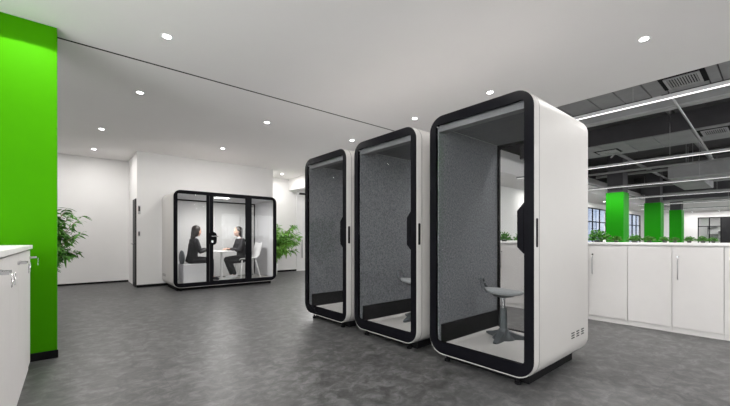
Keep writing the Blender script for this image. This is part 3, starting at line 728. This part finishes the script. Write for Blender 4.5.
def fuse(meshes, voxel, name, m, parent):
    bm = NB()
    for me in meshes: bm.from_mesh(me)
    me = bpy.data.meshes.new(name); bm.to_mesh(me); bm.free()
    o = bpy.data.objects.new(name, me); C.objects.link(o)
    rm = o.modifiers.new('r', 'REMESH'); rm.mode = 'VOXEL'; rm.voxel_size = voxel; rm.use_smooth_shade = True
    sm = o.modifiers.new('s', 'SMOOTH'); sm.factor = .5; sm.iterations = 2
    me2 = bake(o); me2.name = name; me2.materials.clear()
    o = link(name, me2, m, parent)
    for p in me2.polygons: p.use_smooth = True
    return o
def bm_mesh(bm):
    bmesh.ops.recalc_face_normals(bm, faces=bm.faces[:]); me = bpy.data.meshes.new('tmp'); bmesh.ops.triangulate(bm, faces=bm.faces[:]); bm.to_mesh(me); bm.free(); return me
def person(label, loc, rz, J, hair_fn):
    t = thing('person', label, 'person', loc, rz)
    P = {k: Vector(v) for k, v in J.items() if not isinstance(v, str)}
    arms = []; hands = []; legs = []
    tor = [(P['pelvis'], (.125, .10)), (P['waist'], (.105, .085)), (P['chest'], (.125, .095)), (P['neckb'], (.06, .055)), (P['neck'], .045), (P['head0'], .045)]
    chains = [([p for p, r in tor], [r for p, r in tor])]
    for s in ('l', 'r'):
        A = [P['chest2'], P['sh'+s], P['el'+s], P['wr'+s]]
        chains.append(([P['chest'], P['sh'+s], P['sh'+s].lerp(P['el'+s], .5), P['el'+s], P['wr'+s]], [.05, .052, .043, .038, .024]))
        chains.append(([P['pelvis'], P['hip'+s], P['hip'+s].lerp(P['kn'+s], .5), P['kn'+s], P['kn'+s].lerp(P['an'+s], .4), P['an'+s], P['toe'+s]], [.08, .088, .078, .056, .050, .034, .028]))
    body = bm_mesh(skin_mesh(chains, 'b'))
    # hands: palm and five fingers, rooted in the palm
    extra = []
    for s, sy in (('l', 1), ('r', -1)):
        w = P['wr'+s]; fd = (P['ha'+s]-w).normalized(); side = fd.cross(Vector((0, 0, 1))).normalized(); dn = side.cross(fd).normalized()*-1
        if dn.z > 0: dn = -dn
        hb = NB(); pc = w+fd*.045
        mm = Matrix((fd, side, dn)).transposed().to_4x4(); mm.translation = pc
        bmesh.ops.create_uvsphere(hb, u_segments=14, v_segments=8, radius=1, matrix=mm @ Matrix.Diagonal((.048, .038, .015, 1)))
        for k, Lf in enumerate((.062, .072, .068, .054)):
            o_ = (k-1.5)*.0185; r0 = w+fd*.078+side*o_
            pts = [w+fd*.05+side*o_*.8, r0, r0+fd*Lf*.42+dn*.004, r0+fd*Lf*.75+dn*.018, r0+fd*Lf*.92+dn*.034]
            tube(hb, pts, [.009, .0088, .0083, .0078, .006], 8)
        ins = side*(-sy)*1.0
        if ins.y*sy > 0: ins = -ins
        tp = [w+fd*.02+ins*.012, w+fd*.045+ins*.038, w+fd*.072+ins*.050+dn*.006, w+fd*.095+ins*.050+dn*.012]
        tube(hb, tp, [.011, .0105, .0095, .007], 8)
        extra.append(bm_mesh(hb))
    # head
    hc = P['head']; pitch = Matrix.Rotation(J.get('pitch', Vector((0, 0, 0)))[1] if 'pitch' in J else 0, 4, 'Y')
    hb = NB()
    ell(hb, (0, 0, .025), (.094, .076, .098), 24, 16); ell(hb, (.022, 0, -.045), (.066, .058, .070), 20, 12)
    ell(hb, (.058, 0, -.092), (.024, .026, .020), 12, 8)          # chin
    loft(hb, [[Vector((.080, -.008, .03)), Vector((.080, .008, .03)), Vector((.070, 0, .03))], [Vector((.108, -.015, -.018)), Vector((.108, .015, -.018)), Vector((.07, 0, -.012))]], True, True, True)
    ell(hb, (.094, 0, -.014), (.020, .015, .012), 12, 8)          # nose tip
    for sy in (-1, 1): ell(hb, (-.005, sy*.078, -.012), (.018, .009, .030), 12, 8); ell(hb, (.062, sy*.036, -.03), (.030, .026, .024), 12, 8)
    ell(hb, (.078, 0, -.052), (.020, .026, .014), 12, 8)
    for v in hb.verts: v.co = hc + (pitch @ v.co)
    extra.append(bm_mesh(hb))
    bo = fuse([body]+extra, .0075, 'body', 'skin', t)
    for sy in (-1, 1):
        e = NB(); ell(e, (.083, sy*.031, .004), (.010, .014, .008), 12, 8)
        for v in e.verts: v.co = hc + (pitch @ v.co)
        obj('eye', e, 'eye_dark', bo, smooth=True)
    e = NB(); ell(e, (.094, 0, -.055), (.008, .022, .0065), 12, 8)
    for v in e.verts: v.co = hc + (pitch @ v.co)
    obj('mouth', e, 'lips', bo, smooth=True)
    # jacket
    ch = [([P['pelvis']-Vector((0, 0, .02)), P['waist'], P['chest'], P['neckb']-Vector((0, 0, .015))], [(.165, .135), (.140, .112), (.165, .118), (.078, .068)])]
    for s in ('l', 'r'):
        ch.append(([P['chest'], P['sh'+s], P['sh'+s].lerp(P['el'+s], .5), P['el'+s], P['el'+s].lerp(P['wr'+s], .93)], [.07, .068, .058, .052, .036]))
    jk = fuse([bm_mesh(skin_mesh(ch, 'j'))], .010, 'jacket', 'cloth_black', t)
    # shirt at the neck
    e = NB(); lathe(e, [(.062, -.03), (.060, .0), (.052, .02)], 20, P['neckb'] + Vector((.008, 0, .012)), False); obj('shirt_collar', e, 'cloth_white', t, smooth=True)
    ch = []
    for s in ('l', 'r'):
        ch.append(([P['pelvis']-Vector((0, 0, .03)), P['hip'+s], P['hip'+s].lerp(P['kn'+s], .5), P['kn'+s], P['kn'+s].lerp(P['an'+s], .4), P['kn'+s].lerp(P['an'+s], .9)], [.09, .100, .092, .072, .066, .050]))
    fuse([bm_mesh(skin_mesh(ch, 'tr'))], .010, 'trousers', 'cloth_black', t)
    for s in ('l', 'r'):
        a, to = P['an'+s], P['toe'+s]; d = (to-a).normalized()
        sh = bm_mesh(skin_mesh([([a+Vector((0, 0, .02))-d*.01, a-d*.02-Vector((0, 0, .02)), a.lerp(to, .5)-Vector((0, 0, .01)), to+d*.01], [.042, .040, .040, .030])], 's'))
        fuse([sh], .008, 'shoe', J['shoe'] if isinstance(J['shoe'], str) else 'cloth_white', t)
    hb = NB(); hair_fn(hb)
    for v in hb.verts: v.co = hc + (pitch @ v.co)
    fuse([bm_mesh(hb)], .010, 'hair', 'hair', t)
    return t
def J(base, **k): q = dict(base); q.update(k); return q
base = dict(pelvis=(0, 0, .52), waist=(.02, 0, .68), chest=(.05, 0, .88), chest2=(.05, 0, .9), neckb=(.065, 0, 1.035), neck=(.08, 0, 1.075), head0=(.095, 0, 1.12), head=(.11, 0, 1.195),
            shl=(.05, .165, .965), shr=(.05, -.165, .965), ell=(.14, .21, .72), elr=(.14, -.21, .72), wrl=(.34, .12, .765), wrr=(.34, -.12, .765),
            hal=(.42, .08, .765), har=(.42, -.08, .765), hipl=(.02, .09, .50), hipr=(.02, -.09, .50), knl=(.40, .10, .50), knr=(.40, -.10, .50),
            anl=(.42, .10, .10), anr=(.42, -.10, .10), toel=(.56, .11, .045), toer=(.56, -.11, .045))
JL = {k: Vector(v) for k, v in base.items()}; JL['pitch'] = Vector((0, .10, 0)); JL['shoe'] = 'cloth_black'
def hair_long(b):
    ell(b, (-.018, 0, .040), (.102, .092, .104), 22, 14); ell(b, (-.055, 0, -.05), (.066, .096, .115), 20, 12); ell(b, (-.065, 0, -.14), (.055, .090, .085), 20, 12)
    ell(b, (-.01, .078, -.04), (.050, .024, .095), 14, 10); ell(b, (-.01, -.078, -.04), (.050, .024, .095), 14, 10)
def hair_bob(b):
    ell(b, (-.020, 0, .042), (.100, .088, .100), 22, 14); ell(b, (-.060, 0, -.035), (.058, .086, .100), 20, 12)
    ell(b, (-.03, .076, -.03), (.040, .020, .080), 14, 10); ell(b, (-.03, -.076, -.03), (.040, .020, .080), 14, 10); ell(b, (-.075, 0, -.11), (.045, .07, .06), 14, 10)
person('person in dark suit with shoulder length hair seated on the box seat, facing right', (-8.93, 2.19, FZ-.0), PI/2, JL, hair_long)
JR = {k: Vector(v) for k, v in base.items()}
JR.update(knl=Vector((.38, .09, .47)), knr=Vector((.36, -.09, .49)), anl=Vector((.20, .07, .11)), anr=Vector((.24, -.07, .10)), toel=Vector((.33, .08, .045)), toer=Vector((.37, -.08, .045)))
JR['pitch'] = Vector((0, -.05, 0)); JR['shoe'] = 'cloth_white'
person('person with dark bob, dark suit and white shoes seated on the white chair, facing left', (-8.93, 3.39, FZ), -PI/2, JR, hair_bob)
b = boxes((-.06, .06, -.04, .04, 0, .004)); o = obj('paper_note', b, 'paper', loc=(-8.86, 2.93, FZ+.7185)); tag(o, 'small cream paper note lying on the round white table', 'paper')
